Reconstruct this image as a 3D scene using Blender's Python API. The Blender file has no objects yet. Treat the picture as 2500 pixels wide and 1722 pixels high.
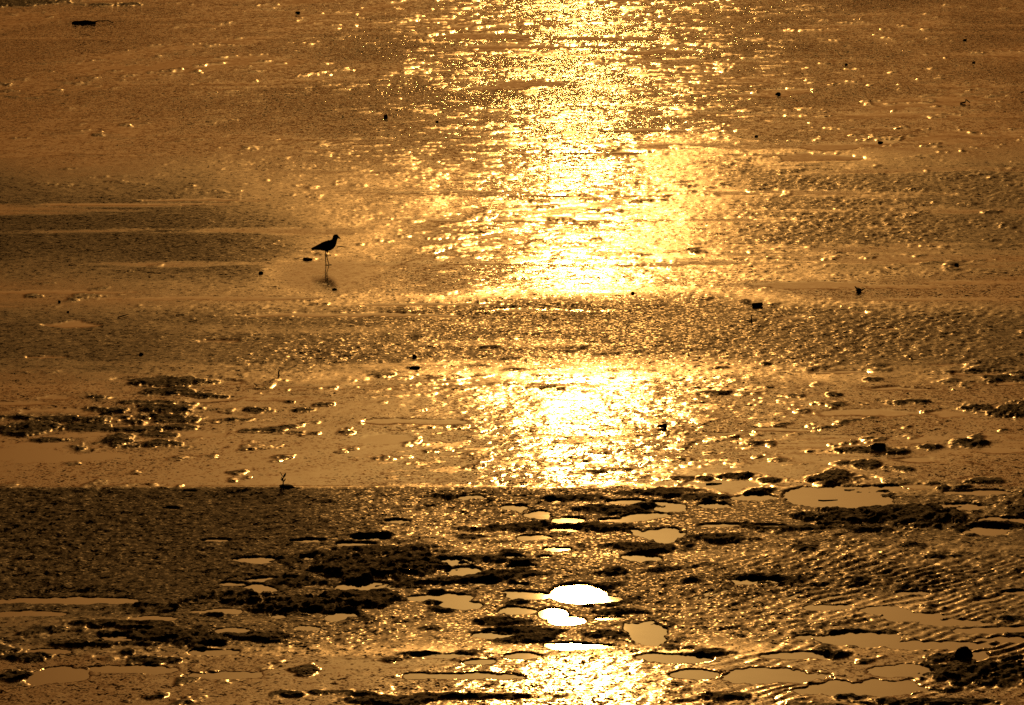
import bpy, bmesh, math, random
import numpy as np
from mathutils import Vector, Matrix

random.seed(7)
SC = bpy.context.scene
COL = SC.collection
R = math.radians

# ------------------------------------------------------------------ camera
HFOV = 9.0                       # long lens, from a sea wall 9 m above the flats
CAM_H = 9.2
PITCH = 8.17                     # degrees below the horizon
SUN_EL = 10.5
SUN_AZ = 0.58                    # degrees to the right of the view
cam = bpy.data.cameras.new('camera')
cam.sensor_width = 36.0
cam.lens = 18.0 / math.tan(R(HFOV / 2))
cam.clip_start = 0.5
cam.clip_end = 20000.0
camo = bpy.data.objects.new('camera', cam)
COL.objects.link(camo)
camo.location = (0, 0, CAM_H)
camo.rotation_euler = (R(90 - PITCH), 0, 0)
SC.camera = camo

# ------------------------------------------------------------------ sky
SKY_STRENGTH = 0.05
AUREOLE = [(2.2, 800.0, (1.0, 0.76, 0.225)), (4.7, 620.0, (1.0, 0.30, 0.047))]   # e-fold in degrees, amount, colour
w = bpy.data.worlds.new('World')
SC.world = w
w.use_nodes = True
nt = w.node_tree
nt.nodes.clear()
N = nt.nodes.new
L = nt.links.new
sun_dir = Vector((math.sin(R(SUN_AZ)) * math.cos(R(SUN_EL)), math.cos(R(SUN_AZ)) * math.cos(R(SUN_EL)), math.sin(R(SUN_EL))))
sky = N('ShaderNodeTexSky')
sky.sky_type = 'NISHITA'
sky.sun_disc = False
sky.sun_elevation = R(SUN_EL)
sky.sun_rotation = R(SUN_AZ)
sky.air_density = 2.0
sky.dust_density = 6.0
sky.ozone_density = 1.0
tint = N('ShaderNodeMix'); tint.data_type = 'RGBA'; tint.blend_type = 'MULTIPLY'
tint.inputs['Factor'].default_value = 1.0
tint.inputs['B'].default_value = (1.0, 0.46, 0.16, 1)
L(sky.outputs['Color'], tint.inputs['A'])
# hazy glow round the low sun: a narrow yellow one in a wide orange one
tc = N('ShaderNodeTexCoord')
dot = N('ShaderNodeVectorMath'); dot.operation = 'DOT_PRODUCT'
dot.inputs[1].default_value = sun_dir
L(tc.outputs['Generated'], dot.inputs[0])
ac = N('ShaderNodeMath'); ac.operation = 'ARCCOSINE'
L(dot.outputs['Value'], ac.inputs[0])
prev = tint.outputs['Result']
for width, amount, colour in AUREOLE:
    mu = N('ShaderNodeMath'); mu.operation = 'MULTIPLY'; mu.inputs[1].default_value = -1.0 / R(width)
    L(ac.outputs[0], mu.inputs[0])
    ex = N('ShaderNodeMath'); ex.operation = 'EXPONENT'
    L(mu.outputs[0], ex.inputs[0])
    gl = N('ShaderNodeVectorMath'); gl.operation = 'SCALE'
    gl.inputs[0].default_value = [c * amount for c in colour]
    L(ex.outputs[0], gl.inputs['Scale'])
    ad = N('ShaderNodeVectorMath'); ad.operation = 'ADD'
    L(prev, ad.inputs[0]); L(gl.outputs[0], ad.inputs[1])
    prev = ad.outputs[0]
bg = N('ShaderNodeBackground'); bg.inputs['Strength'].default_value = SKY_STRENGTH
L(prev, bg.inputs['Color'])
wo = N('ShaderNodeOutputWorld'); L(bg.outputs[0], wo.inputs['Surface'])

# ------------------------------------------------------------------ sun
sl = bpy.data.lights.new('sun', 'SUN')
sl.energy = 5.0
sl.angle = R(0.53)
sl.color = (1.0, 0.45, 0.10)
so = bpy.data.objects.new('sun', sl); COL.objects.link(so)
so.rotation_euler = (-sun_dir).to_track_quat('-Z', 'Y').to_euler()
so.location = (0, 60, 40)

SC.view_settings.view_transform = 'Standard'
SC.view_settings.look = 'None'
SC.view_settings.exposure = -5.0      # exposed for the glare of the low sun
SC.view_settings.gamma = 1.0
SC.view_settings.use_curve_mapping = False
SC.cycles.use_denoising = False
SC.cycles.sample_clamp_direct = 2000.0
SC.cycles.max_bounces = 4
SC.cycles.caustics_reflective = False
SC.cycles.caustics_refractive = False

# ------------------------------------------------------------------ helpers
F = 1250.0 / math.tan(R(HFOV / 2))
SP, CP = math.sin(R(PITCH)), math.cos(R(PITCH))
def ground(u, v):
    """point of the flat at picture position (u, v) of the 2500 x 1722 photograph"""
    a = (u - 1250.0) / F
    b = (861.0 - v) / F
    dy = CP + b * SP
    dz = -SP + b * CP
    t = CAM_H / -dz
    return a * t, dy * t
def px(v):
    """size of one photograph pixel on an upright thing standing at row v"""
    return ground(1251, v)[0] - ground(1250, v)[0]

def _hash(ix, iy, seed):
    h = (ix.astype(np.int64) * 374761393 + iy.astype(np.int64) * 668265263 + seed * 974634777) & 0xFFFFFFFF
    h = ((h ^ (h >> 13)) * 1274126177) & 0xFFFFFFFF
    h = h ^ (h >> 16)
    return (h & 0xFFFFFF).astype(np.float32) / np.float32(0xFFFFFF)
def vnoise(x, y, seed):
    ix = np.floor(x); iy = np.floor(y)
    fx = (x - ix).astype(np.float32); fy = (y - iy).astype(np.float32)
    fx = fx * fx * (3 - 2 * fx); fy = fy * fy * (3 - 2 * fy)
    ix = ix.astype(np.int64); iy = iy.astype(np.int64)
    a = _hash(ix, iy, seed); b = _hash(ix + 1, iy, seed)
    c = _hash(ix, iy + 1, seed); d = _hash(ix + 1, iy + 1, seed)
    return (a + (b - a) * fx) * (1 - fy) + (c + (d - c) * fx) * fy - 0.5
def fbm(x, y, lx, ly, octv, seed, gain=0.5):
    s = 0; amp = 1.0; tot = 0
    for k in range(octv):
        f = 2.03 ** k
        s = s + amp * vnoise(x / lx * f + 17.3 * k, y / ly * f + 9.1 * k, seed + k)
        tot += amp; amp *= gain
    return s / tot
def sstep(a, b, x):
    t = np.clip((x - a) / (b - a), 0, 1)
    return t * t * (3 - 2 * t)

def tag(o, label=None, cat=None, group=None, kind=None):
    if label: o['label'] = label
    if cat: o['category'] = cat
    if group: o['group'] = group
    if kind: o['kind'] = kind
    return o
def link_mesh(name, me, mat=None, parent=None):
    o = bpy.data.objects.new(name, me); COL.objects.link(o)
    if mat is not None: me.materials.append(mat)
    if parent is not None: o.parent = parent
    return o
def obj(name, bm, mat, parent=None, smooth=True):
    me = bpy.data.meshes.new(name)
    bm.normal_update(); bm.to_mesh(me); bm.free()
    if smooth:
        for p in me.polygons: p.use_smooth = True
    return link_mesh(name, me, mat, parent)
def empty(name, loc, rz=0):
    o = bpy.data.objects.new(name, None); COL.objects.link(o)
    o.location = loc; o.rotation_euler = (0, 0, rz); o.empty_display_size = 0.05
    return o

# ------------------------------------------------------------------ materials
def new_mat(name):
    m = bpy.data.materials.new(name); m.use_nodes = True
    t = m.node_tree
    return m, t, t.nodes['Principled BSDF']
def simple_mat(name, col, rough=0.7, spec=0.3, scale=60.0, var=0.5):
    m, t, p = new_mat(name)
    tcn = t.nodes.new('ShaderNodeTexCoord')
    nz = t.nodes.new('ShaderNodeTexNoise'); nz.inputs['Scale'].default_value = scale; nz.inputs['Detail'].default_value = 4
    t.links.new(tcn.outputs['Object'], nz.inputs['Vector'])
    mx = t.nodes.new('ShaderNodeMix'); mx.data_type = 'RGBA'
    mx.inputs['A'].default_value = (*[c * (1 - var) for c in col], 1)
    mx.inputs['B'].default_value = (*[c * (1 + var) for c in col], 1)
    t.links.new(nz.outputs['Fac'], mx.inputs['Factor'])
    t.links.new(mx.outputs['Result'], p.inputs['Base Color'])
    p.inputs['Roughness'].default_value = rough
    p.inputs['Specular IOR Level'].default_value = spec
    return m

def mud_material():
    m, t, p = new_mat('wet_mud')
    nn, ll = t.nodes.new, t.links.new
    def attr(n):
        a = nn('ShaderNodeAttribute'); a.attribute_name = n; return a.outputs['Fac']
    grit, dull = attr('grit'), attr('dull')
    tcn = nn('ShaderNodeTexCoord')
    def noise_vec(scale, detail, strength):
        nz = nn('ShaderNodeTexNoise'); nz.inputs['Scale'].default_value = scale; nz.inputs['Detail'].default_value = detail
        mp = nn('ShaderNodeVectorMath'); mp.operation = 'MULTIPLY'; mp.inputs[1].default_value = (1.0, 0.62, 1.0)
        ll(tcn.outputs['Object'], mp.inputs[0]); ll(mp.outputs[0], nz.inputs['Vector'])
        s = nn('ShaderNodeVectorMath'); s.operation = 'SUBTRACT'; s.inputs[1].default_value = (0.5, 0.5, 0.5)
        ll(nz.outputs['Color'], s.inputs[0])
        f = nn('ShaderNodeVectorMath'); f.operation = 'MULTIPLY'; f.inputs[1].default_value = (0.40 * strength, 1.25 * strength, 0)
        ll(s.outputs[0], f.inputs[0])
        return f.outputs[0]
    a = nn('ShaderNodeVectorMath'); a.operation = 'ADD'
    ll(noise_vec(17.0, 2.0, 1.0), a.inputs[0]); ll(noise_vec(48.0, 1.0, 0.7), a.inputs[1])
    ln = nn('ShaderNodeVectorMath'); ln.operation = 'LENGTH'; ll(a.outputs[0], ln.inputs[0])
    tail = nn('ShaderNodeMath'); tail.operation = 'MULTIPLY_ADD'; tail.inputs[1].default_value = 4.0; tail.inputs[2].default_value = 0.12
    ll(ln.outputs['Value'], tail.inputs[0])
    tg = nn('ShaderNodeMath'); tg.operation = 'MULTIPLY'; ll(tail.outputs[0], tg.inputs[0]); ll(grit, tg.inputs[1])
    sc = nn('ShaderNodeVectorMath'); sc.operation = 'SCALE'
    ll(a.outputs[0], sc.inputs[0]); ll(tg.outputs[0], sc.inputs['Scale'])
    g = nn('ShaderNodeNewGeometry')
    ad2 = nn('ShaderNodeVectorMath'); ad2.operation = 'ADD'
    ll(g.outputs['Normal'], ad2.inputs[0]); ll(sc.outputs[0], ad2.inputs[1])
    nm = nn('ShaderNodeVectorMath'); nm.operation = 'NORMALIZE'; ll(ad2.outputs[0], nm.inputs[0])
    ll(nm.outputs[0], p.inputs['Normal'])
    nz = nn('ShaderNodeTexNoise'); nz.inputs['Scale'].default_value = 3.0; nz.inputs['Detail'].default_value = 6
    ll(tcn.outputs['Object'], nz.inputs['Vector'])
    mx = nn('ShaderNodeMix'); mx.data_type = 'RGBA'
    mx.inputs['A'].default_value = (0.030, 0.022, 0.014, 1); mx.inputs['B'].default_value = (0.058, 0.042, 0.026, 1)
    ll(nz.outputs['Fac'], mx.inputs['Factor'])
    black = nn('ShaderNodeMix'); black.data_type = 'RGBA'; black.inputs['B'].default_value = (0.012, 0.010, 0.008, 1)   # base colour darkens as dull rises
    ll(mx.outputs['Result'], black.inputs['A']); ll(dull, black.inputs['Factor']); ll(black.outputs['Result'], p.inputs['Base Color'])
    fz = nn('ShaderNodeTexNoise'); fz.inputs['Scale'].default_value = 34.0; fz.inputs['Detail'].default_value = 1.0
    ll(tcn.outputs['Object'], fz.inputs['Vector'])
    fr = nn('ShaderNodeMapRange'); fr.interpolation_type = 'SMOOTHSTEP'
    fr.inputs['From Min'].default_value = 0.56; fr.inputs['From Max'].default_value = 0.64
    ll(fz.outputs['Fac'], fr.inputs['Value'])
    shiny = nn('ShaderNodeMath'); shiny.operation = 'MULTIPLY_ADD'; shiny.inputs[1].default_value = -0.75; shiny.inputs[2].default_value = 1.0
    damp = nn('ShaderNodeMath'); damp.operation = 'MULTIPLY_ADD'; damp.inputs[1].default_value = -0.85; damp.inputs[2].default_value = 1.0
    ll(dull, damp.inputs[0])
    fd = nn('ShaderNodeMath'); fd.operation = 'MULTIPLY'; ll(fr.outputs[0], fd.inputs[0]); ll(damp.outputs[0], fd.inputs[1])
    ll(fd.outputs[0], shiny.inputs[0])
    rg = nn('ShaderNodeMath'); rg.operation = 'MULTIPLY'
    ll(attr('micro'), rg.inputs[0]); ll(shiny.outputs[0], rg.inputs[1])
    ll(rg.outputs[0], p.inputs['Roughness'])
    s2 = nn('ShaderNodeMix'); s2.data_type = 'FLOAT'; s2.inputs['A'].default_value = 0.5; s2.inputs['B'].default_value = 0.08
    ll(dull, s2.inputs['Factor']); ll(s2.outputs['Result'], p.inputs['Specular IOR Level'])
    p.inputs['IOR'].default_value = 1.38
    return m
def water_material():
    m, t, p = new_mat('still_murky_water')
    p.inputs['Base Color'].default_value = (0.03, 0.022, 0.012, 1)
    p.inputs['Roughness'].default_value = 0.028
    p.inputs['IOR'].default_value = 1.33
    tcn = t.nodes.new('ShaderNodeTexCoord')
    nz = t.nodes.new('ShaderNodeTexNoise'); nz.inputs['Scale'].default_value = 5.0; nz.inputs['Detail'].default_value = 2
    t.links.new(tcn.outputs['Object'], nz.inputs['Vector'])
    s = t.nodes.new('ShaderNodeVectorMath'); s.operation = 'SUBTRACT'; s.inputs[1].default_value = (0.5, 0.5, 0.5)
    t.links.new(nz.outputs['Color'], s.inputs[0])
    f = t.nodes.new('ShaderNodeVectorMath'); f.operation = 'MULTIPLY'; f.inputs[1].default_value = (0.006, 0.006, 0)
    t.links.new(s.outputs[0], f.inputs[0])
    a = t.nodes.new('ShaderNodeVectorMath'); a.operation = 'ADD'; a.inputs[1].default_value = (0, 0, 1)
    t.links.new(f.outputs[0], a.inputs[0])
    n = t.nodes.new('ShaderNodeVectorMath'); n.operation = 'NORMALIZE'; t.links.new(a.outputs[0], n.inputs[0])
    t.links.new(n.outputs[0], p.inputs['Normal'])
    return m
MUD = mud_material()
WATER = water_material()

# ------------------------------------------------------------------ the mud flat
# still pools: (column, row, half width, half height) on the photograph's grid
POOLS = [
 (335,928,55,6),(543,936,45,5),(148,973,40,6),(162,1010,70,10),(288,1020,50,6),(108,874,45,2.5),(536,835,40,3),(324,1088,35,4),
 (514,973,60,7),(187,795,65,7),(60,985,60,5),(90,1085,90,7),(200,1118,140,10),(230,1050,260,20),(430,1020,150,12),(80,1110,120,14),
 (1254,831,35,2.5),(926,1074,55,12),(1013,1031,100,7),
 (1990,696,100,8),(2200,700,130,6),(2400,690,120,5),(2278,732,200,4),(1947,777,40,3),(2101,765,22,1.6),(2170,806,20,1.6),(2314,891,40,3),
 (2390,914,70,6),(2465,937,60,7),(2062,909,70,5),(2206,952,90,5),(2325,1011,45,9),(2098,1010,130,8),(1785,1060,50,4),(2278,1078,60,7),
 (2440,1101,50,5),(2242,1125,50,6),(1920,1050,90,5),
 (626,1367,45,7),(745,1364,15,4),(561,1428,28,4),(633,1437,40,9),(665,1416,60,5),(752,1322,35,3),(532,1321,30,3),(421,1244,20,2),(460,1201,15,1.2),
 (205,1468,150,7),(385,1511,45,6),(536,1495,50,6),(683,1507,15,3),(762,1495,20,4),(572,1542,35,6),(284,1563,28,7),(119,1592,60,6),
 (532,1594,55,6),(529,1576,25,3),(748,1536,25,5),(820,1511,25,8),(144,1652,60,16),(340,1635,90,8),(560,1650,90,8),(40,1500,80,6),
 (973,1276,24,4),(916,1317,35,5),(883,1331,45,4),(1139,1216,30,5),(1247,1240,35,6),(1311,1259,30,8),(1394,1274,42,8),(1390,1296,33,6),
 (1297,1314,50,6),(1351,1224,15,3),(1538,1226,38,4),(1613,1229,15,3),(1646,1243,35,8),(1585,1262,48,6),(1520,1271,38,4),(1552,1296,16,3),
 (1628,1310,50,14),(1358,1343,30,5),(1257,1361,28,4),(1331,1362,17,3),(1563,1364,42,7),(1092,1375,45,9),(1131,1400,40,10),(1275,1384,30,5),
 (1185,1427,32,5),(1274,1430,12,2),(894,1432,60,10),(1077,1459,65,9),(1117,1477,42,10),(1283,1455,50,9),(1408,1451,62,20),(1452,1466,62,9),(1350,1500,30,12),(1382,1517,38,9),
 (1257,1495,40,8),(1211,1551,48,7),(1405,1580,68,8),(1574,1543,45,28),(1624,1608,70,10),(1272,1603,35,6),(1085,1601,60,5),(844,1504,25,8),
 (880,1484,30,4),(1175,1616,30,5),(1085,1652,110,7),(1490,1512,34,3),
 (1756,1186,105,20),(2055,1218,115,18),(1839,1216,45,7),(2094,1175,40,8),(1745,1236,30,7),(1875,1285,35,3),(1749,1285,55,4),(2332,1242,60,7),
 (2458,1272,60,6),(2411,1297,50,9),(1846,1423,45,6),(2228,1449,40,3),(2480,1449,30,4),(2026,1485,55,5),(2170,1492,50,9),(2230,1507,60,9),
 (2330,1522,70,7),(2430,1540,80,8),(2066,1562,115,14),(1950,1602,60,7),(1691,1609,40,8),(1896,1652,105,12),(1702,1645,45,9),(2134,1681,145,14),
 (2228,1641,92,11),(2386,1603,25,8),(2278,1580,110,8),(2458,1562,60,6),(2160,1195,50,6),(2270,1190,60,6),(2400,1205,70,6),
 (1300,760,140,4),(900,770,220,5),(500,730,260,4),(150,715,200,4),(1100,745,180,4),(300,500,200,3),(500,490,120,3),
 (1340,115,160,5),(1290,205,90,8),(1500,95,140,5),(1230,215,70,6),(1600,130,80,6),(1920,225,60,6),(1870,235,70,5),(1970,385,90,8),(2020,360,60,7),
 (1560,320,90,4),(1450,375,110,3),(1340,480,70,3),(1180,90,120,6),
]
# dark lumps of thick mud standing out of the film
CLUMPS = [
 (403,934,90,8),(417,957,55,7),(504,964,45,4),(259,972,48,7),(367,984,55,3),(288,1004,60,7),(417,1000,55,8),(406,1020,65,9),(612,1002,50,5),
 (737,1004,35,4),(187,1024,65,7),(43,1022,35,5),(72,1042,80,9),(198,1043,50,8),(324,1031,30,5),(299,1049,60,5),(432,1042,50,6),(47,1058,40,6),
 (288,1078,30,10),(367,1090,50,8),(194,1096,18,7),(108,1076,50,4),(385,1065,30,5),(576,1027,60,4),
 (1727,950,35,3),(1756,964,40,4),(1867,892,14,2.5),(1760,900,12,2.5),(2037,966,18,4),(2429,928,70,6),(2386,909,25,3),(2476,912,30,5),(2490,871,12,4),
 (2386,995,50,8),(2480,1002,40,14),(2130,930,16,3),(2224,984,60,4),(2371,1083,45,7),(2145,1096,18,8),(2123,1103,75,8),(2206,1107,50,7),(2270,1094,35,5),
 (2127,1139,40,8),(2206,1146,40,5),
 (104,1391,20,4),(356,1477,42,5),(691,1367,35,6),(608,1375,16,3),(773,1355,60,5),(827,1389,35,10),(755,1418,80,12),(683,1472,150,25),(522,1504,45,6),
 (381,1527,55,11),(367,1553,80,10),(270,1524,90,7),(126,1540,15,6),(187,1576,95,10),(324,1572,60,6),(468,1558,80,16),(522,1565,35,7),(647,1554,80,10),
 (791,1493,20,8),(313,1594,16,6),(396,1612,80,8),(47,1652,30,12),(719,1695,35,8),(791,1689,50,5),(72,1605,50,7),
 (1085,1216,30,6),(1409,1218,90,6),(1624,1202,70,8),(1635,1215,35,6),(1470,1245,90,8),(1581,1241,60,6),(1265,1288,120,9),(1470,1292,90,9),(930,1310,50,5),
 (1157,1313,25,7),(1581,1342,90,10),(1265,1371,70,7),(941,1349,100,12),(941,1382,130,22),(1211,1414,90,12),(1049,1425,100,9),(1509,1396,45,7),
 (905,1461,65,13),(930,1474,30,9),(1060,1447,30,5),(1056,1472,20,4),(1085,1493,30,5),(1265,1472,35,7),(1225,1520,60,7),(1517,1497,70,7),(1290,1545,100,7),
 (1480,1551,55,10),(1290,1562,70,8),(1031,1598,80,4),(1157,1702,140,6),(887,1698,45,7),(941,1716,90,9),
 (1713,1170,20,4),(2044,1166,40,12),(1796,1164,40,5),(1889,1175,30,5),(1853,1202,32,7),(1720,1218,60,8),(2116,1200,70,4),(2166,1211,25,5),(2310,1193,15,6),
 (2346,1193,25,5),(2418,1179,45,6),(2242,1242,35,9),(2170,1263,140,20),(2030,1283,55,6),(1918,1292,100,5),(1814,1287,18,7),(2116,1299,55,9),(1756,1321,70,10),
 (1972,1339,30,6),(2217,1332,25,5),(2285,1362,35,5),(2440,1285,55,5),(2357,1296,20,6),(2486,1252,30,8),(1918,1421,60,8),(1853,1412,50,4),(2105,1420,18,8),
 (2206,1440,40,4),(1688,1421,25,5),(2062,1545,110,4),(1720,1598,60,4),(2026,1600,40,6),(2422,1641,110,20),(2476,1612,50,10),(2300,1612,30,8),
 (2296,1641,15,5),(2458,1670,60,12),(2343,1670,25,6),(2350,1684,70,8),(2080,1702,35,5),(2278,1717,130,8),(1767,1702,50,8),(2458,1512,60,5),(2469,1551,40,4),
 (50,8,90,5),(20,14,60,4),(250,13,70,3),(750,635,22,4),(2425,519,36,4),(1205,850,22,3),(1000,902,14,3),
]
NU, NV = 1150, 960
us = np.linspace(-650, 3150, NU)
vs = np.linspace(1900, -190, NV)
U, V = np.meshgrid(us, vs)
X, Y = ground(U, V)
X = X.astype(np.float64); Y = Y.astype(np.float64)

# zones by row: level above the water, unevenness, grit of the surface
def prof(keys, vals, W):
    return np.interp(W, keys, vals)
wob = 60 * fbm(X, Y, 9.0, 9.0, 3, 11) * (0.35 + V / 1722)
W = V + wob
seam = 42 * np.exp(-((U - 1500) / 700) ** 2) * sstep(500, 650, V) * sstep(1000, 850, V)
W2 = V + seam + (10 + 26 * sstep(1000, 850, V) + 75 * sstep(700, 1350, U) * sstep(1000, 1100, V) * sstep(1420, 1300, V)) * fbm(X, Y, 1.1, 2.2, 5, 12, 0.65)
def box(u0, u1, v0, v1, su, sv):
    uu = U + su * 1.5 * n_a; vv_ = V + sv * 2.0 * n_b
    return sstep(u0 - su, u0 + su, uu) * sstep(u1 + su, u1 - su, uu) * sstep(v0 - sv, v0 + sv, vv_) * sstep(v1 + sv, v1 - sv, vv_)
n_a = fbm(X, Y, 2.5, 6.0, 4, 15); n_b = fbm(X, Y, 2.5, 5.0, 4, 16)
level = prof([0, 640, 690, 740, 790, 900, 1000, 1185, 1197, 1440, 1460, 1722], [.010, .010, .006, .006, .012, .012, .009, .008, .012, .012, .007, .006], W2)
uneven = prof([0, 650, 760, 900, 1100, 1722], [.018, .012, .014, .018, .017, .012], W)
grit = prof([0, 230, 380, 640, 700, 740, 790, 890, 945, 1030, 1185, 1196, 1440, 1570, 1610, 1722], [1.05, .80, .26, .20, .26, .30, .44, .48, .50, .44, .40, .52, .54, .54, .30, .34], W2)
micro = prof([0, 380, 420, 680, 735, 790, 895, 950, 1185, 1198, 1440, 1570, 1610, 1722], [.045, .06, .085, .085, .10, .46, .44, .07, .06, .46, .44, .34, .07, .07], W2)
dry = prof([0, 680, 735, 790, 895, 960, 1185, 1200, 1440, 1570, 1610, 1722], [0, 0, 0, .40, .36, .1, .0, .84, .78, .55, .15, .15], W2)
dry *= 1 - 0.5 * sstep(600, 1000, U + 500 * n_a) * sstep(1180, 1200, W2) 
# the left of the upper flat is a smooth film, the right a granular one
left = sstep(950, 250, U + 300 * n_a)
grit *= 1 - 0.45 * left * sstep(1150, 1000, W2)
gran = box(1700, 2700, 380, 660, 260, 50)
grit = grit * (1 - gran) + 0.62 * gran; micro = micro * (1 - gran) + 0.36 * gran; dry = np.maximum(dry, 0.45 * gran)
brown = np.maximum(0.95 * box(-700, 760, 440, 690, 420, 80), 0.7 * box(-700, 560, 760, 900, 350, 40))
micro = micro * (1 - brown) + 0.40 * brown; dry = np.maximum(dry, 0.78 * brown); grit *= 1 - 0.7 * brown
YS = Y - 0.8 * X
birdwet = sstep(1.5, 0.3, np.hypot((U - 800) / 110, (V - 672) / 32) + 1.2 * n_b)
patch = fbm(X, YS, 1.9, 2.6, 5, 31, 0.62)
grit *= np.clip(1.0 + 4.5 * patch, 0.05, 2.1)
streak = fbm(X, Y, 3.4, 0.9, 5, 32, 0.62)
wet = sstep(0.05, 0.22, streak) * prof([0, 740, 780, 880, 940, 1180, 1200, 1440, 1470, 1722], [.9, .9, .25, .25, .8, .8, .05, .05, .5, .6], W2)
wet = np.maximum(wet, 0.32 * sstep(0.02, 0.16, streak) * sstep(750, 1150, U + 300 * n_a) * sstep(1180, 1195, W2) * sstep(1440, 1330, W2))
water_sheet = sstep(1030, 1080, W2) * sstep(1193, 1187, V + 4 * fbm(X, Y, 1.0, 2.0, 2, 13)) * sstep(1500, 900, U + 700 * n_a)
wet = np.maximum(np.maximum(wet, 0.8 * water_sheet), 0.5 * birdwet)

grit *= 1 - 0.72 * wet
micro = micro * (1 - wet) + (0.05 + 0.09 * birdwet) * wet; dry *= 1 - 0.9 * wet
level = level * (1 - water_sheet) + 0.007 * water_sheet - 0.006 * wet
Z = level + uneven * (0.55 * fbm(X, Y, 1.6, 3.2, 3, 41) + 0.45 * fbm(X, Y, 0.35, 0.7, 3, 51)) * (1 - 0.7 * wet)
# clods: small relief of the granular mud
clod = fbm(X, YS, 0.085, 0.12, 3, 52, 0.6)
Z += clod * np.clip(grit, 0, 1) * (0.010 + 0.026 * sstep(0.2, 0.4, micro) * (1 - brown)) * sstep(0.06, 0.2, micro + 0.10 * (V > 740))
# little ridges that show as dark dashes in the film
dash = fbm(X, Y - 0.35 * X, 0.30, 0.34, 4, 53)
amt = np.maximum(sstep(0.12, -0.10, patch), 0.5 * water_sheet) * prof([0, 300, 745, 765, 1000, 1722], [.8, 1.0, .8, .5, 1.0, 1.0], W) * (1 - 0.6 * brown)
dm = sstep(0.15, 0.25, dash) * amt
Z += 0.011 * dm * (1 + 2 * clod)
grit = grit + 0.22 * dm * (V < 700)
dull = np.maximum(dry, prof([0, 350, 700, 1722], [.5, .6, .9, .9], V) * dm)
# finer dark ridges breaking up the gritty wet mud
dash2 = fbm(X, Y - 0.25 * X, 0.26, 0.20, 4, 54, 0.6)
amt2 = np.maximum(0.95 * box(850, 2000, 880, 1195, 250, 25), 0.8 * box(800, 2000, -300, 690, 300, 40)) * (0.45 + 1.6 * fbm(X, Y, 1.8, 1.4, 3, 55)).clip(0, 1)
amt2 = np.where(water_sheet > 0.3, np.minimum(amt2, 0.9), amt2)
amt2 = np.maximum(amt2, 0.75 * box(-700, 3200, 120, 430, 300, 60) * (0.3 + 2.2 * fbm(X, YS, 2.2, 1.8, 3, 56)).clip(0, 1))
dm2 = sstep(0.09, 0.18, dash2) * amt2
Z += 0.007 * dm2 * (1 - 0.8 * water_sheet)
dull = np.maximum(dull, 0.85 * dm2)
# ripple marks, lower right
rip = sstep(1600, 2050, U + 400 * n_a) * sstep(1310, 1420, V + 100 * n_b) * (0.25 + 2.0 * fbm(X, Y, 1.3, 2.5, 3, 61)).clip(0, 1)
ph = (X * 0.80 - Y * 0.60) / 0.125 * 2 * math.pi + 24.0 * fbm(X, Y, 0.9, 1.1, 4, 62)
Z += rip * 0.013 * np.sin(ph) * (0.6 + 1.6 * fbm(X, Y, 0.25, 0.4, 2, 63))
wu = fbm(X, Y, 0.45, 0.9, 5, 71, 0.6); wv = fbm(X, Y, 0.45, 0.9, 5, 81, 0.6)
fine = fbm(X, Y, 0.10, 0.22, 3, 91)
def window(cx, cy, rx, ry, k=2.2):
    i0 = np.searchsorted(-vs, -(cy + ry * k)); i1 = np.searchsorted(-vs, -(cy - ry * k))
    j0 = np.searchsorted(us, cx - rx * k); j1 = np.searchsorted(us, cx + rx * k)
    return slice(max(i0 - 1, 0), i1 + 2), slice(max(j0 - 1, 0), j1 + 2)
rag = fbm(X, Y, 0.14, 0.22, 4, 95, 0.65); big = fbm(X, Y, 0.55, 0.55, 4, 96, 0.6)
for (cx, cy, rx, ry) in POOLS:
    s = window(cx, cy, rx, ry)
    calm = 0.25 if (cx, cy) in ((1408, 1451), (1452, 1466), (1350, 1500), (1382, 1517)) else 1.0
    f = np.hypot((U[s] - cx) / rx + calm * 1.3 * wu[s], (V[s] - cy) / max(ry, 2.2) + calm * 1.7 * wv[s]) + calm * (0.9 * rag[s] + 0.8 * big[s])
    mk = sstep(1.34, 0.98, f)
    if cy < 1195:          # a film of water lying level with the mud
        Z[s] = Z[s] * (1 - mk) + mk * 0.003
        grit[s] *= 1 - 0.93 * mk; micro[s] = micro[s] * (1 - mk) + 0.03 * mk; dull[s] *= 1 - mk
    else:                 # a pool with a bank
        Z[s] = np.minimum(Z[s], Z[s] * (1 - mk) + mk * -0.012)
lump = np.zeros_like(Z)
soft = np.zeros_like(Z)
ldull = np.zeros_like(Z)
for (cx, cy, rx, ry) in CLUMPS:
    s = window(cx, cy, rx, ry, 3.2)
    f0 = np.hypot((U[s] - cx) / rx + 1.6 * wu[s], (V[s] - cy) / ry + 2.2 * wv[s])
    f = f0 + 1.7 * big[s] + 2.4 * rag[s]
    mk = sstep(1.25, 0.75, f) * sstep(2.6, 1.8, f0)
    h = min(0.042, 0.010 + ry * px(cy) * 0.45)
    lump[s] = np.maximum(lump[s], mk * h * (0.8 + 1.8 * rag[s]))
    ldull[s] = np.maximum(ldull[s], 0.92 * sstep(0.15, 0.7, mk))
    soft[s] = np.maximum(soft[s], 0.5 * sstep(2.3, 0.9, f))
dull = np.maximum(dull, soft * (Z > -0.004))
dull = np.maximum(dull, ldull)
Z = np.maximum(Z, -0.02) + lump
Z += ldull * 0.020 * clod
grit = grit * (1 - dull) + 1.0 * dull
micro = micro * (1 - dull) + 0.70 * dull
Z = Z * (1 - 0.95 * birdwet) + 0.004 * birdwet; grit *= 1 - 0.8 * birdwet; dull *= 1 - birdwet; micro = micro * (1 - birdwet) + 0.13 * birdwet
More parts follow.
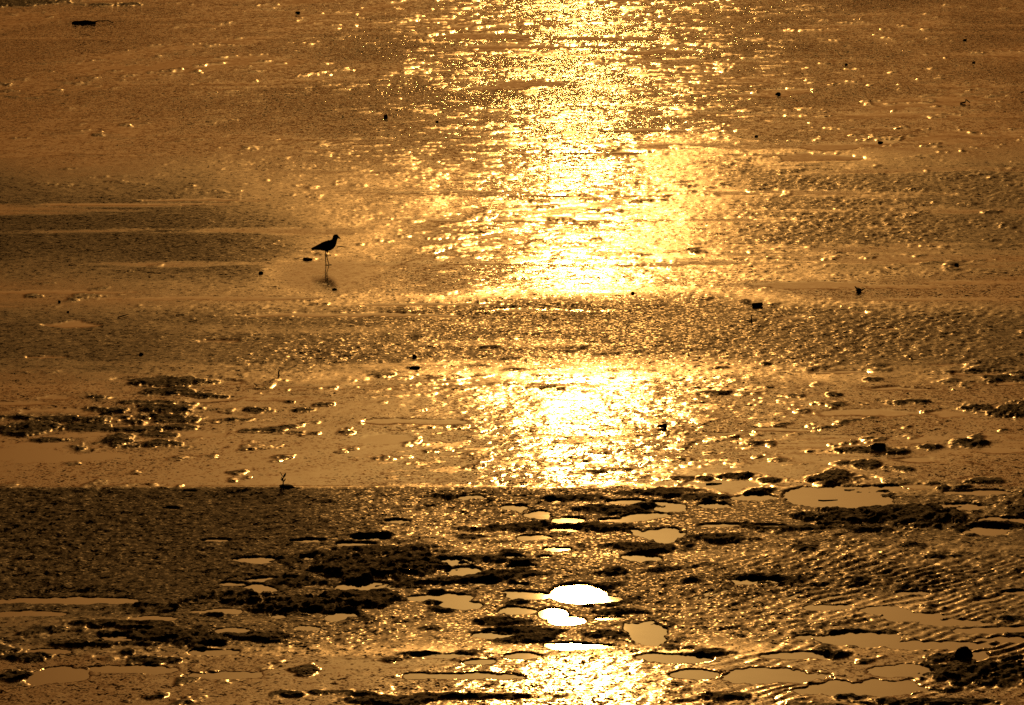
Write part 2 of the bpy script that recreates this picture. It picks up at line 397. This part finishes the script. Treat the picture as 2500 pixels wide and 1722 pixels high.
# fall away at the rim of the modelled patch, into the shallow water
edge = np.minimum.reduce([sstep(-650, -450, U), sstep(3150, 2950, U), sstep(1900, 1840, V), sstep(-190, -150, V)])
Z = Z * edge - 0.05 * (1 - edge)

def grid_mesh(name, X, Y, Z):
    nv, nu = X.shape
    me = bpy.data.meshes.new(name)
    co = np.stack([X, Y, Z], -1).reshape(-1, 3).astype(np.float32)
    idx = np.arange(nu * nv).reshape(nv, nu)
    q = np.stack([idx[:-1, :-1], idx[:-1, 1:], idx[1:, 1:], idx[1:, :-1]], -1).reshape(-1, 4).astype(np.int32)
    me.vertices.add(len(co)); me.vertices.foreach_set('co', co.ravel())
    me.loops.add(q.size); me.loops.foreach_set('vertex_index', q.ravel())
    me.polygons.add(len(q)); me.polygons.foreach_set('loop_start', np.arange(0, q.size, 4, dtype=np.int32))
    me.polygons.foreach_set('use_smooth', np.ones(len(q), dtype=bool))
    me.update(calc_edges=True)
    return me
mud_me = grid_mesh('mud_flat', X, Y, Z)
for nme, arr in (('grit', grit), ('dull', dull), ('micro', micro)):
    a = mud_me.attributes.new(nme, 'FLOAT', 'POINT')
    a.data.foreach_set('value', arr.astype(np.float32).ravel())
mud = tag(link_mesh('mud_flat', mud_me, MUD), kind='structure')

def height(u, v):
    i = int(np.clip(round((1900 - v) / (1900 + 190) * (NV - 1)), 0, NV - 1))
    j = int(np.clip(round((u + 650) / 3800 * (NU - 1)), 0, NU - 1))
    return float(Z[i, j])
def spot(u, v, sink=0.0):
    x, y = ground(u, v)
    return Vector((x, y, max(height(u, v), 0.0) - sink))

bm = bmesh.new()
S = 9000
vv = [bm.verts.new(c) for c in ((-S, -200, 0), (S, -200, 0), (S, S, 0), (-S, S, 0))]
bm.faces.new(vv)
tag(obj('water', bm, WATER, smooth=False), kind='structure')
bm = bmesh.new()
vv = [bm.verts.new(c) for c in ((-S, -200, -0.3), (S, -200, -0.3), (S, S, -0.3), (-S, S, -0.3))]
bm.faces.new(vv)
tag(obj('seabed', bm, simple_mat('seabed_mud', (0.04, 0.03, 0.02), scale=2.0), smooth=False), kind='structure')

# ------------------------------------------------------------------ the bird
FEATHER = simple_mat('dark_feathers', (0.045, 0.036, 0.028), rough=0.75, spec=0.2, scale=90)
WINGM = simple_mat('wing_feathers', (0.05, 0.04, 0.03), rough=0.7, spec=0.2, scale=140)
HORN = simple_mat('horn', (0.02, 0.014, 0.010), rough=0.5)
EYE = simple_mat('eye', (0.01, 0.008, 0.006), rough=0.15, spec=0.5)
K = px(648) * 200 / 1680.0
def bp(x, z, y=0.0):
    return Vector(((x - 815) * K, y, (905 - z) * K))
def ring_loft(bm, rings, n=16):
    """rings: (upper point, lower point, half width) joined into one closed skin"""
    loops = []
    for up, lo, wdt in rings:
        c = (up + lo) / 2; h = (up - lo) / 2
        loops.append([bm.verts.new(c + h * math.cos(t) + Vector((0, wdt * math.sin(t), 0)))
                      for t in [2 * math.pi * k / n for k in range(n)]])
    for a, b in zip(loops, loops[1:]):
        for k in range(n):
            bm.faces.new((a[k], a[(k + 1) % n], b[(k + 1) % n], b[k]))
    bm.faces.new(loops[0]); bm.faces.new(list(reversed(loops[-1])))
def tube(bm, pts, radii, n=8):
    loops = []
    for i, p in enumerate(pts):
        d = (pts[min(i + 1, len(pts) - 1)] - pts[max(i - 1, 0)]).normalized()
        a = d.orthogonal().normalized(); b = d.cross(a)
        if loops:   # keep the rings from twisting
            ref = (loops[-1][0].co - pts[i - 1]); ref = (ref - d * ref.dot(d))
            if ref.length > 1e-9: a = ref.normalized(); b = d.cross(a)
        loops.append([bm.verts.new(p + radii[i] * (a * math.cos(2 * math.pi * k / n) + b * math.sin(2 * math.pi * k / n))) for k in range(n)])
    for a, b in zip(loops, loops[1:]):
        for k in range(n):
            bm.faces.new((a[k], a[(k + 1) % n], b[(k + 1) % n], b[k]))
    bm.faces.new(list(reversed(loops[0]))); bm.faces.new(loops[-1])
def ball(bm, c, r, sx=1, sy=1, sz=1, sub=2):
    m = Matrix.Translation(c) @ Matrix.Diagonal((sx, sy, sz, 1))
    bmesh.ops.create_icosphere(bm, subdivisions=sub, radius=r, matrix=m)

def make_bird():
    root = empty('bird', spot(798, 648.5))
    tag(root, 'long legged wading bird in dark silhouette standing on the wet mud facing right', 'bird')
    bm = bmesh.new()
    st = [((490, 555), (512, 603), 16), ((560, 520), (570, 592), 34), ((640, 478), (660, 596), 60), ((720, 434), (740, 608), 86),
          ((800, 405), (820, 617), 102), ((880, 388), (892, 604), 100), ((920, 371), (957, 563), 88), ((932, 345), (1003, 495), 68),
          ((938, 318), (1021, 425), 52), ((945, 295), (1031, 374), 45), ((960, 277), (1046, 356), 43), ((1000, 268), (1052, 350), 39),
          ((1035, 273), (1058, 345), 32), ((1058, 300), (1066, 338), 16)]
    ring_loft(bm, [(bp(*a), bp(*b), w_ * K) for a, b, w_ in st], 20)
    for pts, y0 in ((((800, 585), (793, 640), (786, 705), (790, 800), (797, 900)), -22), (((838, 585), (828, 640), (809, 718), (832, 805), (858, 893)), 22)):
        P = [bp(x, z, y0 * K) for x, z in pts]
        tube(bm, P, [20 * K, 11 * K, 11.5 * K, 9 * K, 9 * K], 10)
        foot = P[-1]
        for ang in (-38, 0, 38, 180):
            ln = (62 if ang != 180 else 26) * K
            e = foot + Vector((math.cos(R(ang)) * ln, math.sin(R(ang)) * ln, 0))
            e.z = 3.5 * K
            mid = (foot + e) / 2; mid.z = 6 * K
            tube(bm, [foot + Vector((0, 0, 4 * K)), mid, e], [7 * K, 6 * K, 3.5 * K], 6)
    me = bpy.data.meshes.new('body'); bm.normal_update(); bm.to_mesh(me); bm.free()
    tmp = bpy.data.objects.new('body_source', me); COL.objects.link(tmp)
    md = tmp.modifiers.new('skin', 'REMESH'); md.mode = 'VOXEL'; md.voxel_size = 0.0021; md.use_smooth_shade = True
    sm = tmp.modifiers.new('soften', 'SMOOTH'); sm.factor = 0.5; sm.iterations = 3
    bpy.context.view_layer.update()
    dg = bpy.context.evaluated_depsgraph_get()
    out = bpy.data.meshes.new_from_object(tmp.evaluated_get(dg))
    bpy.data.objects.remove(tmp)
    out.name = 'body'; out.materials.clear()
    for p in out.polygons: p.use_smooth = True
    link_mesh('body', out, FEATHER, root)
    # beak: two mandibles in one horn sheath, bent down at the tip
    bm = bmesh.new()
    ring_loft(bm, [(bp(1052, 303), bp(1046, 350), 14 * K), (bp(1072, 322), bp(1062, 352), 11 * K), (bp(1090, 343), bp(1081, 362), 7 * K), (bp(1103, 364), bp(1097, 374), 3 * K)], 10)
    obj('beak', bm, HORN, root)
    for sgn in (-1, 1):
        bm = bmesh.new(); ball(bm, bp(1024, 302, sgn * 35 * K), 7 * K, 1, 0.6, 1); obj('eye', bm, EYE, root)
        bm = bmesh.new()
        ws = [((520, 552), (525, 572), 20, 5), ((600, 508), (610, 572), 46, 8), ((700, 452), (715, 570), 76, 10), ((790, 430), (800, 560), 98, 10),
              ((860, 425), (865, 545), 103, 9), ((905, 435), (908, 510), 98, 6)]
        loops = []
        for a, b, yo, th in ws:
            up, lo = bp(*a), bp(*b)
            loop = []
            for k in range(7):
                t = k / 6
                p = up.lerp(lo, t)
                bulge = yo * (1 - 0.30 * (2 * t - 1) ** 2)
                loop.append((p, bulge, th))
            loops.append(loop)
        outer = [[bm.verts.new(p + Vector((0, sgn * (b_ + 2) * K, 0))) for p, b_, th in lp] for lp in loops]
        inner = [[bm.verts.new(p + Vector((0, sgn * (b_ - th - 8) * K, 0))) for p, b_, th in lp] for lp in loops]
        n, m_ = len(loops), 7
        for i in range(n - 1):
            for k in range(m_ - 1):
                bm.faces.new((outer[i][k], outer[i + 1][k], outer[i + 1][k + 1], outer[i][k + 1]))
                bm.faces.new((inner[i][k + 1], inner[i + 1][k + 1], inner[i + 1][k], inner[i][k]))
            for k in (0, m_ - 1):
                bm.faces.new((outer[i][k], inner[i][k], inner[i + 1][k], outer[i + 1][k]))
        for i in (0, n - 1):
            for k in range(m_ - 1):
                bm.faces.new((outer[i][k], outer[i][k + 1], inner[i][k + 1], inner[i][k]))
        bmesh.ops.recalc_face_normals(bm, faces=bm.faces)
        obj('wing', bm, WINGM, root)
make_bird()

# ------------------------------------------------------------------ litter and bits on the mud
STONE = simple_mat('dark_wet_stone', (0.035, 0.03, 0.025), rough=0.55, spec=0.3)
WOOD = simple_mat('sodden_wood', (0.03, 0.02, 0.013), rough=0.8, spec=0.15)
LEAFM = simple_mat('sodden_leaf', (0.035, 0.022, 0.012), rough=0.7, spec=0.2)
GREEN = simple_mat('seedling_green', (0.05, 0.06, 0.02), rough=0.5, spec=0.3)
PLASTIC = simple_mat('dirty_plastic', (0.05, 0.045, 0.04), rough=0.5, spec=0.3)
TIN = simple_mat('tarnished_tin', (0.10, 0.09, 0.08), rough=0.45, spec=0.4)
BITS = 'small stones scattered over the mud flat'
def lumpy(name, u, v, wpx, hpx, mat, label, cat, group=None, depth=0.8, rough=0.25, seed=1, sub=3):
    k = px(v)
    bm = bmesh.new(); bmesh.ops.create_icosphere(bm, subdivisions=sub, radius=1.0)
    rx, rz = wpx * k / 2, hpx * k / 2
    for vt in bm.verts:
        c = vt.co.copy()
        n_ = math.sin(c.x * 3.1 + seed) * math.cos(c.y * 2.7 + seed * 1.7) * 0.5 + math.sin(c.z * 4.3 + seed * 2.1 + c.x * 2) * 0.3 + random.uniform(-0.25, 0.25)
        c *= 1 + rough * n_
        vt.co = Vector((c.x * rx, c.y * rx * depth, (max(c.z, -0.55)) * rz * 1.25))
    o = obj(name, bm, mat)
    o.location = spot(u, v) + Vector((0, 0, rz * 0.25))
    o.rotation_euler = (0, 0, seed)
    return tag(o, label, cat, group)
def stick(name, pts, rpx, mat, label, cat):
    """pts: (column, row, height in picture pixels)"""
    base = spot(pts[0][0], pts[0][1])
    k = px(pts[0][1])
    P = []
    for u, v, h in pts:
        x, y = ground(u, v); P.append(Vector((x, y, max(height(u, v), 0) + h * k)) - base)
    bm = bmesh.new(); tube(bm, P, [rpx * k * (1 - 0.5 * i / len(P)) for i in range(len(P))], 7)
    o = obj(name, bm, mat); o.location = base
    return tag(o, label, cat)

stones = [
 (942, 289, 11, 11, 'tiny dark upright stone beside the glitter, above and right of the bird'),
 (727, 33, 15, 6, 'low dark stone alone in smooth film near the top, left of the glitter'),
 (2355, 101, 10, 6, 'paired dark pebble on the smooth film near the top right corner'),
 (2377, 156, 10, 5, 'dark pebble just below the paired pebble near the right top corner'),
 (2066, 160, 8, 6, 'dot like dark pebble on smooth film right of the upper glitter'),
 (1900, 231, 17, 6, 'flat oval dark stone lying in a small smooth pool of the upper right flat'),
 (1847, 336, 9, 6, 'small dark pebble in bronze film right of the brightest glitter'),
 (2149, 350, 14, 5, 'thin flat dark stone on the right of the upper flat'),
 (637, 670, 14, 8, 'round dark stone below and left of the bird'),
 (817, 709, 13, 6, 'dark stone lying just under the reflection of the bird'),
 (145, 740, 9, 6, 'dark pebble near the left edge, above its smaller neighbour'),
 (166, 765, 7, 5, 'smallest dark pebble near the left edge by a pale water streak'),
 (345, 870, 12, 7, 'dark stone on dull brown mud above the left puddles'),
 (1012, 876, 12, 9, 'dark knob of stone in the middle of the gold granular mud'),
 (1013, 903, 28, 7, 'wide flat dark stone below the knob of stone in the gold mud'),
 (1545, 720, 11, 8, 'dark stone at the lower end of the bright sun streak'),
 (2335, 651, 12, 10, 'dark stone by the pale water line at the right edge'),
 (1067, 300, 10, 5, 'little dark pebble among the glitter right of the tiny upright stone'),
]
for i, (u, v, a, b, lab) in enumerate(stones):
    lumpy('stone', u, v, a, b, STONE, lab, 'stone', BITS, seed=i * 1.3 + 1)
lumpy('boulder', 2352, 1607, 52, 34, STONE, 'rounded black boulder rising from the dark mud in the lower right corner', 'boulder', seed=4.2, sub=4)
lumpy('mud_clod', 2146, 1101, 36, 20, WOOD, 'blocky dark clod standing on a long black mud ridge at right', 'clod', seed=9.1, rough=0.3)
lumpy('mud_clod', 750, 636, 26, 6, STONE, 'low shiny dark clod on the mud just left of the bird\'s feet', 'clod', seed=5.5, rough=0.35)

# driftwood, top left
k = px(58)
bm = bmesh.new()
P = [Vector((x * k, 0, z * k)) for x, z in ((-29, 4), (-22, 5.2), (-10, 5), (4, 6), (16, 5.4), (25, 4.6), (29, 4))]
tube(bm, P, [3.2 * k, 4.8 * k, 4.4 * k, 5.4 * k, 4.6 * k, 4.4 * k, 2.8 * k], 10)
for vt in bm.verts: vt.co += Vector((random.uniform(-1, 1), random.uniform(-1, 1), random.uniform(-.7, .7))) * k * 0.8
dw = empty('driftwood', spot(205, 60, 3.0 * px(60))); tag(dw, 'short black log of driftwood lying on the film in the upper left corner', 'driftwood')
obj('log', bm, WOOD, dw)
bm = bmesh.new(); tube(bm, [Vector((20 * k, 0, 6 * k)), Vector((34 * k, .1, 8 * k)), Vector((58 * k, .2, 7 * k)), Vector((72 * k, .2, 1 * k))], [1.6 * k, 1.4 * k, 1.2 * k, 0.8 * k], 6)
obj('branch', bm, WOOD, dw)

# drink can lying on its side
k = px(752)
can = empty('drink_can', spot(1849, 751, 0.8 * k), R(27)); tag(can, 'dark drink can lying on its side on gold mud right of the sun streak', 'can')
rr, hl = 4.9 * k, 13.5 * k
prof_ = [(-hl, 0.80), (-hl + .9 * k, 0.86), (-hl + 2.4 * k, 1.0), (hl - 2.8 * k, 1.0), (hl - .9 * k, 0.82), (hl, 0.78)]
bm = bmesh.new(); loops = []
for x, f in prof_:
    loops.append([bm.verts.new((x, rr * f * math.cos(2 * math.pi * j / 20), rr + rr * f * math.sin(2 * math.pi * j / 20) - 0.1 * rr)) for j in range(20)])
for a, b in zip(loops, loops[1:]):
    for j in range(20): bm.faces.new((a[j], a[(j + 1) % 20], b[(j + 1) % 20], b[j]))
bm.faces.new(list(reversed(loops[-1])))
bmesh.ops.recalc_face_normals(bm, faces=bm.faces)
obj('body', bm, PLASTIC, can)
bm = bmesh.new()
m_ = Matrix.Translation((-hl + .6 * k, 0, rr * 0.9)) @ Matrix.Rotation(R(90), 4, 'Y')
bmesh.ops.create_cone(bm, cap_ends=True, segments=20, radius1=rr * .84, radius2=rr * .80, depth=.5 * k, matrix=m_)
lid = obj('lid', bm, TIN, can, smooth=False)
bm = bmesh.new()
bmesh.ops.create_cone(bm, cap_ends=True, segments=10, radius1=rr * .28, radius2=rr * .24, depth=.5 * k, matrix=Matrix.Translation((-hl - .05 * k, 0, rr * 1.05)) @ Matrix.Rotation(R(90), 4, 'Y'))
obj('ring_pull', bm, TIN, lid, smooth=False)

# curled dead leaf, right
k = px(714)
lf = empty('curled_leaf', spot(2098, 714)); tag(lf, 'crumpled black leaf with two upturned lobes on the wet mud at right', 'leaf')
def leaf_bm(L_, Wd, curl, lift, yaw, k):
    bm = bmesh.new(); n = 8; rows = []
    for i in range(n + 1):
        t = i / n; wv_ = Wd * math.sin(math.pi * (0.06 + 0.9 * t)) ** 0.8
        rows.append([(L_ * t, wv_ * s_, lift * t ** 1.3 * L_ + curl * abs(s_) * wv_) for s_ in (-1, -.5, 0, .5, 1)])
    top = [[bm.verts.new(Vector(c) * k) for c in r] for r in rows]
    bot = [[bm.verts.new((Vector(c) - Vector((0, 0, .8))) * k) for c in r] for r in rows]
    for i in range(n):
        for j in range(4):
            bm.faces.new((top[i][j], top[i + 1][j], top[i + 1][j + 1], top[i][j + 1]))
            bm.faces.new((bot[i][j + 1], bot[i + 1][j + 1], bot[i + 1][j], bot[i][j]))
        bm.faces.new((top[i][0], bot[i][0], bot[i + 1][0], top[i + 1][0])); bm.faces.new((top[i][4], top[i + 1][4], bot[i + 1][4], bot[i][4]))
    bm.faces.new(top[0] + bot[0][::-1]); bm.faces.new(top[-1][::-1] + bot[-1])
    bmesh.ops.recalc_face_normals(bm, faces=bm.faces)
    bmesh.ops.rotate(bm, verts=bm.verts, matrix=Matrix.Rotation(R(yaw), 3, 'Z'))
    return bm
bm = leaf_bm(15, 5, .5, .55, 8, k); obj('blade', bm, LEAFM, lf)
bm = leaf_bm(13, 4.5, .4, 1.0, 150, k); obj('blade', bm, LEAFM, lf)
bm = bmesh.new(); ball(bm, Vector((-1 * k, 0, 4 * k)), 6.5 * k, 1.1, 1, .8)
for vt in bm.verts: vt.co += Vector((random.uniform(-1, 1), random.uniform(-1, 1), random.uniform(-1, 1))) * k
obj('crumpled_base', bm, LEAFM, lf)

# broken cup, in the lower sun path
k = px(1048)
cup = empty('broken_cup', spot(1617, 1048), R(12)); tag(cup, 'tapered dark broken cup lying in the glitter right of the lower sun path', 'cup')
bm = bmesh.new(); loops = []
for x, r_ in ((-11, 2.6), (-3, 4.2), (5, 5.6), (10, 6.4), (10.4, 5.8), (4, 4.9), (-9, 2.2)):
    loops.append([bm.verts.new((x * k, r_ * k * math.cos(2 * math.pi * j / 16), (r_ * math.sin(2 * math.pi * j / 16) + 5.4) * k)) for j in range(16)])
for a, b in zip(loops, loops[1:]):
    for j in range(16): bm.faces.new((a[j], a[(j + 1) % 16], b[(j + 1) % 16], b[j]))
bm.faces.new(loops[0]); bm.faces.new(list(reversed(loops[-1])))
bmesh.ops.recalc_face_normals(bm, faces=bm.faces)
obj('wall', bm, PLASTIC, cup)
bm = bmesh.new()
bmesh.ops.create_cone(bm, cap_ends=True, segments=16, radius1=3.1 * k, radius2=3.1 * k, depth=1.2 * k, matrix=Matrix.Translation((-11.5 * k, 0, 5.4 * k)) @ Matrix.Rotation(R(90), 4, 'Y'))
obj('foot_rim', bm, PLASTIC, cup)

# seedling at the edge of the water sheet
k = px(1189)
sp = empty('seedling', spot(691, 1189)); tag(sp, 'single young seedling sprouting from mud at the edge of the water sheet', 'seedling')
bm = bmesh.new(); tube(bm, [Vector((0, 0, -2)) * k, Vector((.5, 0, 8)) * k, Vector((0, 0, 16)) * k, Vector((1, 0, 24)) * k], [1.7 * k, 1.4 * k, 1.2 * k, 0.9 * k], 7)
obj('stem', bm, WOOD, sp)
for x0, z0, ln, wd, tilt, yaw in ((0.5, 20, 14, 2.6, 62, 10), (0.5, 14, 9, 1.8, 120, -10), (0, 22, 15, 1.0, 118, 5), (1, 10, 10, 1.6, 55, 20), (-.5, 12, 8, 1.3, 135, 0)):
    bm = leaf_bm(ln, wd, .25, 0.05, 0, k)
    bmesh.ops.rotate(bm, verts=bm.verts, matrix=Matrix.Rotation(R(90), 3, 'X'))
    bmesh.ops.rotate(bm, verts=bm.verts, matrix=Matrix.Rotation(R(-tilt), 3, 'Y'))
    bmesh.ops.rotate(bm, verts=bm.verts, matrix=Matrix.Rotation(R(yaw), 3, 'Z'))
    bmesh.ops.translate(bm, verts=bm.verts, vec=Vector((x0, 0, z0)) * k)
    obj('leaf', bm, GREEN, sp)
lumpy('mud_clod', 700, 1193, 44, 7, WOOD, 'low dark clod at the foot of the seedling', 'clod', seed=2.2, rough=0.3)

# twigs and a peg
stick('twig', [(288, 780, 2), (300, 777, 3), (313, 773, 3)], 1.6, WOOD, 'short dark twig lying at a slant on brown mud at the left', 'twig')
stick('twig', [(430, 774, 1.5), (441, 773, 2), (450, 772, 2)], 1.4, WOOD, 'thin level twig right of the slanting twig at the left', 'twig')
stick('twig', [(681, 920, 0), (680, 920, 7), (682, 920, 14)], 2.2, WOOD, 'stubby twig poking upright from gold mud at left of centre', 'twig')
stick('peg', [(1834, 787, 0), (1834, 787, 8), (1835, 787, 15)], 2.0, PLASTIC, 'small pale peg poking up just below the drink can', 'peg')
stick('twig', [(2345, 256, 2), (2356, 255, 3), (2358, 254, 9), (2368, 255, 3)], 2.2, WOOD, 'crooked dark twig with a raised knee on the upper right film', 'twig')
stick('twig', [(1998, 1222, .6), (2010, 1223, 1), (2030, 1222, .8), (2045, 1221, .4)], 1.3, WOOD, 'thin crooked twig lying in the large round puddle at right', 'twig')
stick('twig', [(1724, 1184, .8), (1738, 1183, 2), (1750, 1183, 1.2), (1762, 1182, .4)], 2.2, WOOD, 'knotty dark twig lying in the big puddle below the lower sun path', 'twig')
stick('twig', [(823, 606, .5), (832, 604, .7), (842, 606, .4)], 1.0, WOOD, 'dark twig on the mud directly right of the breast of the bird', 'twig')
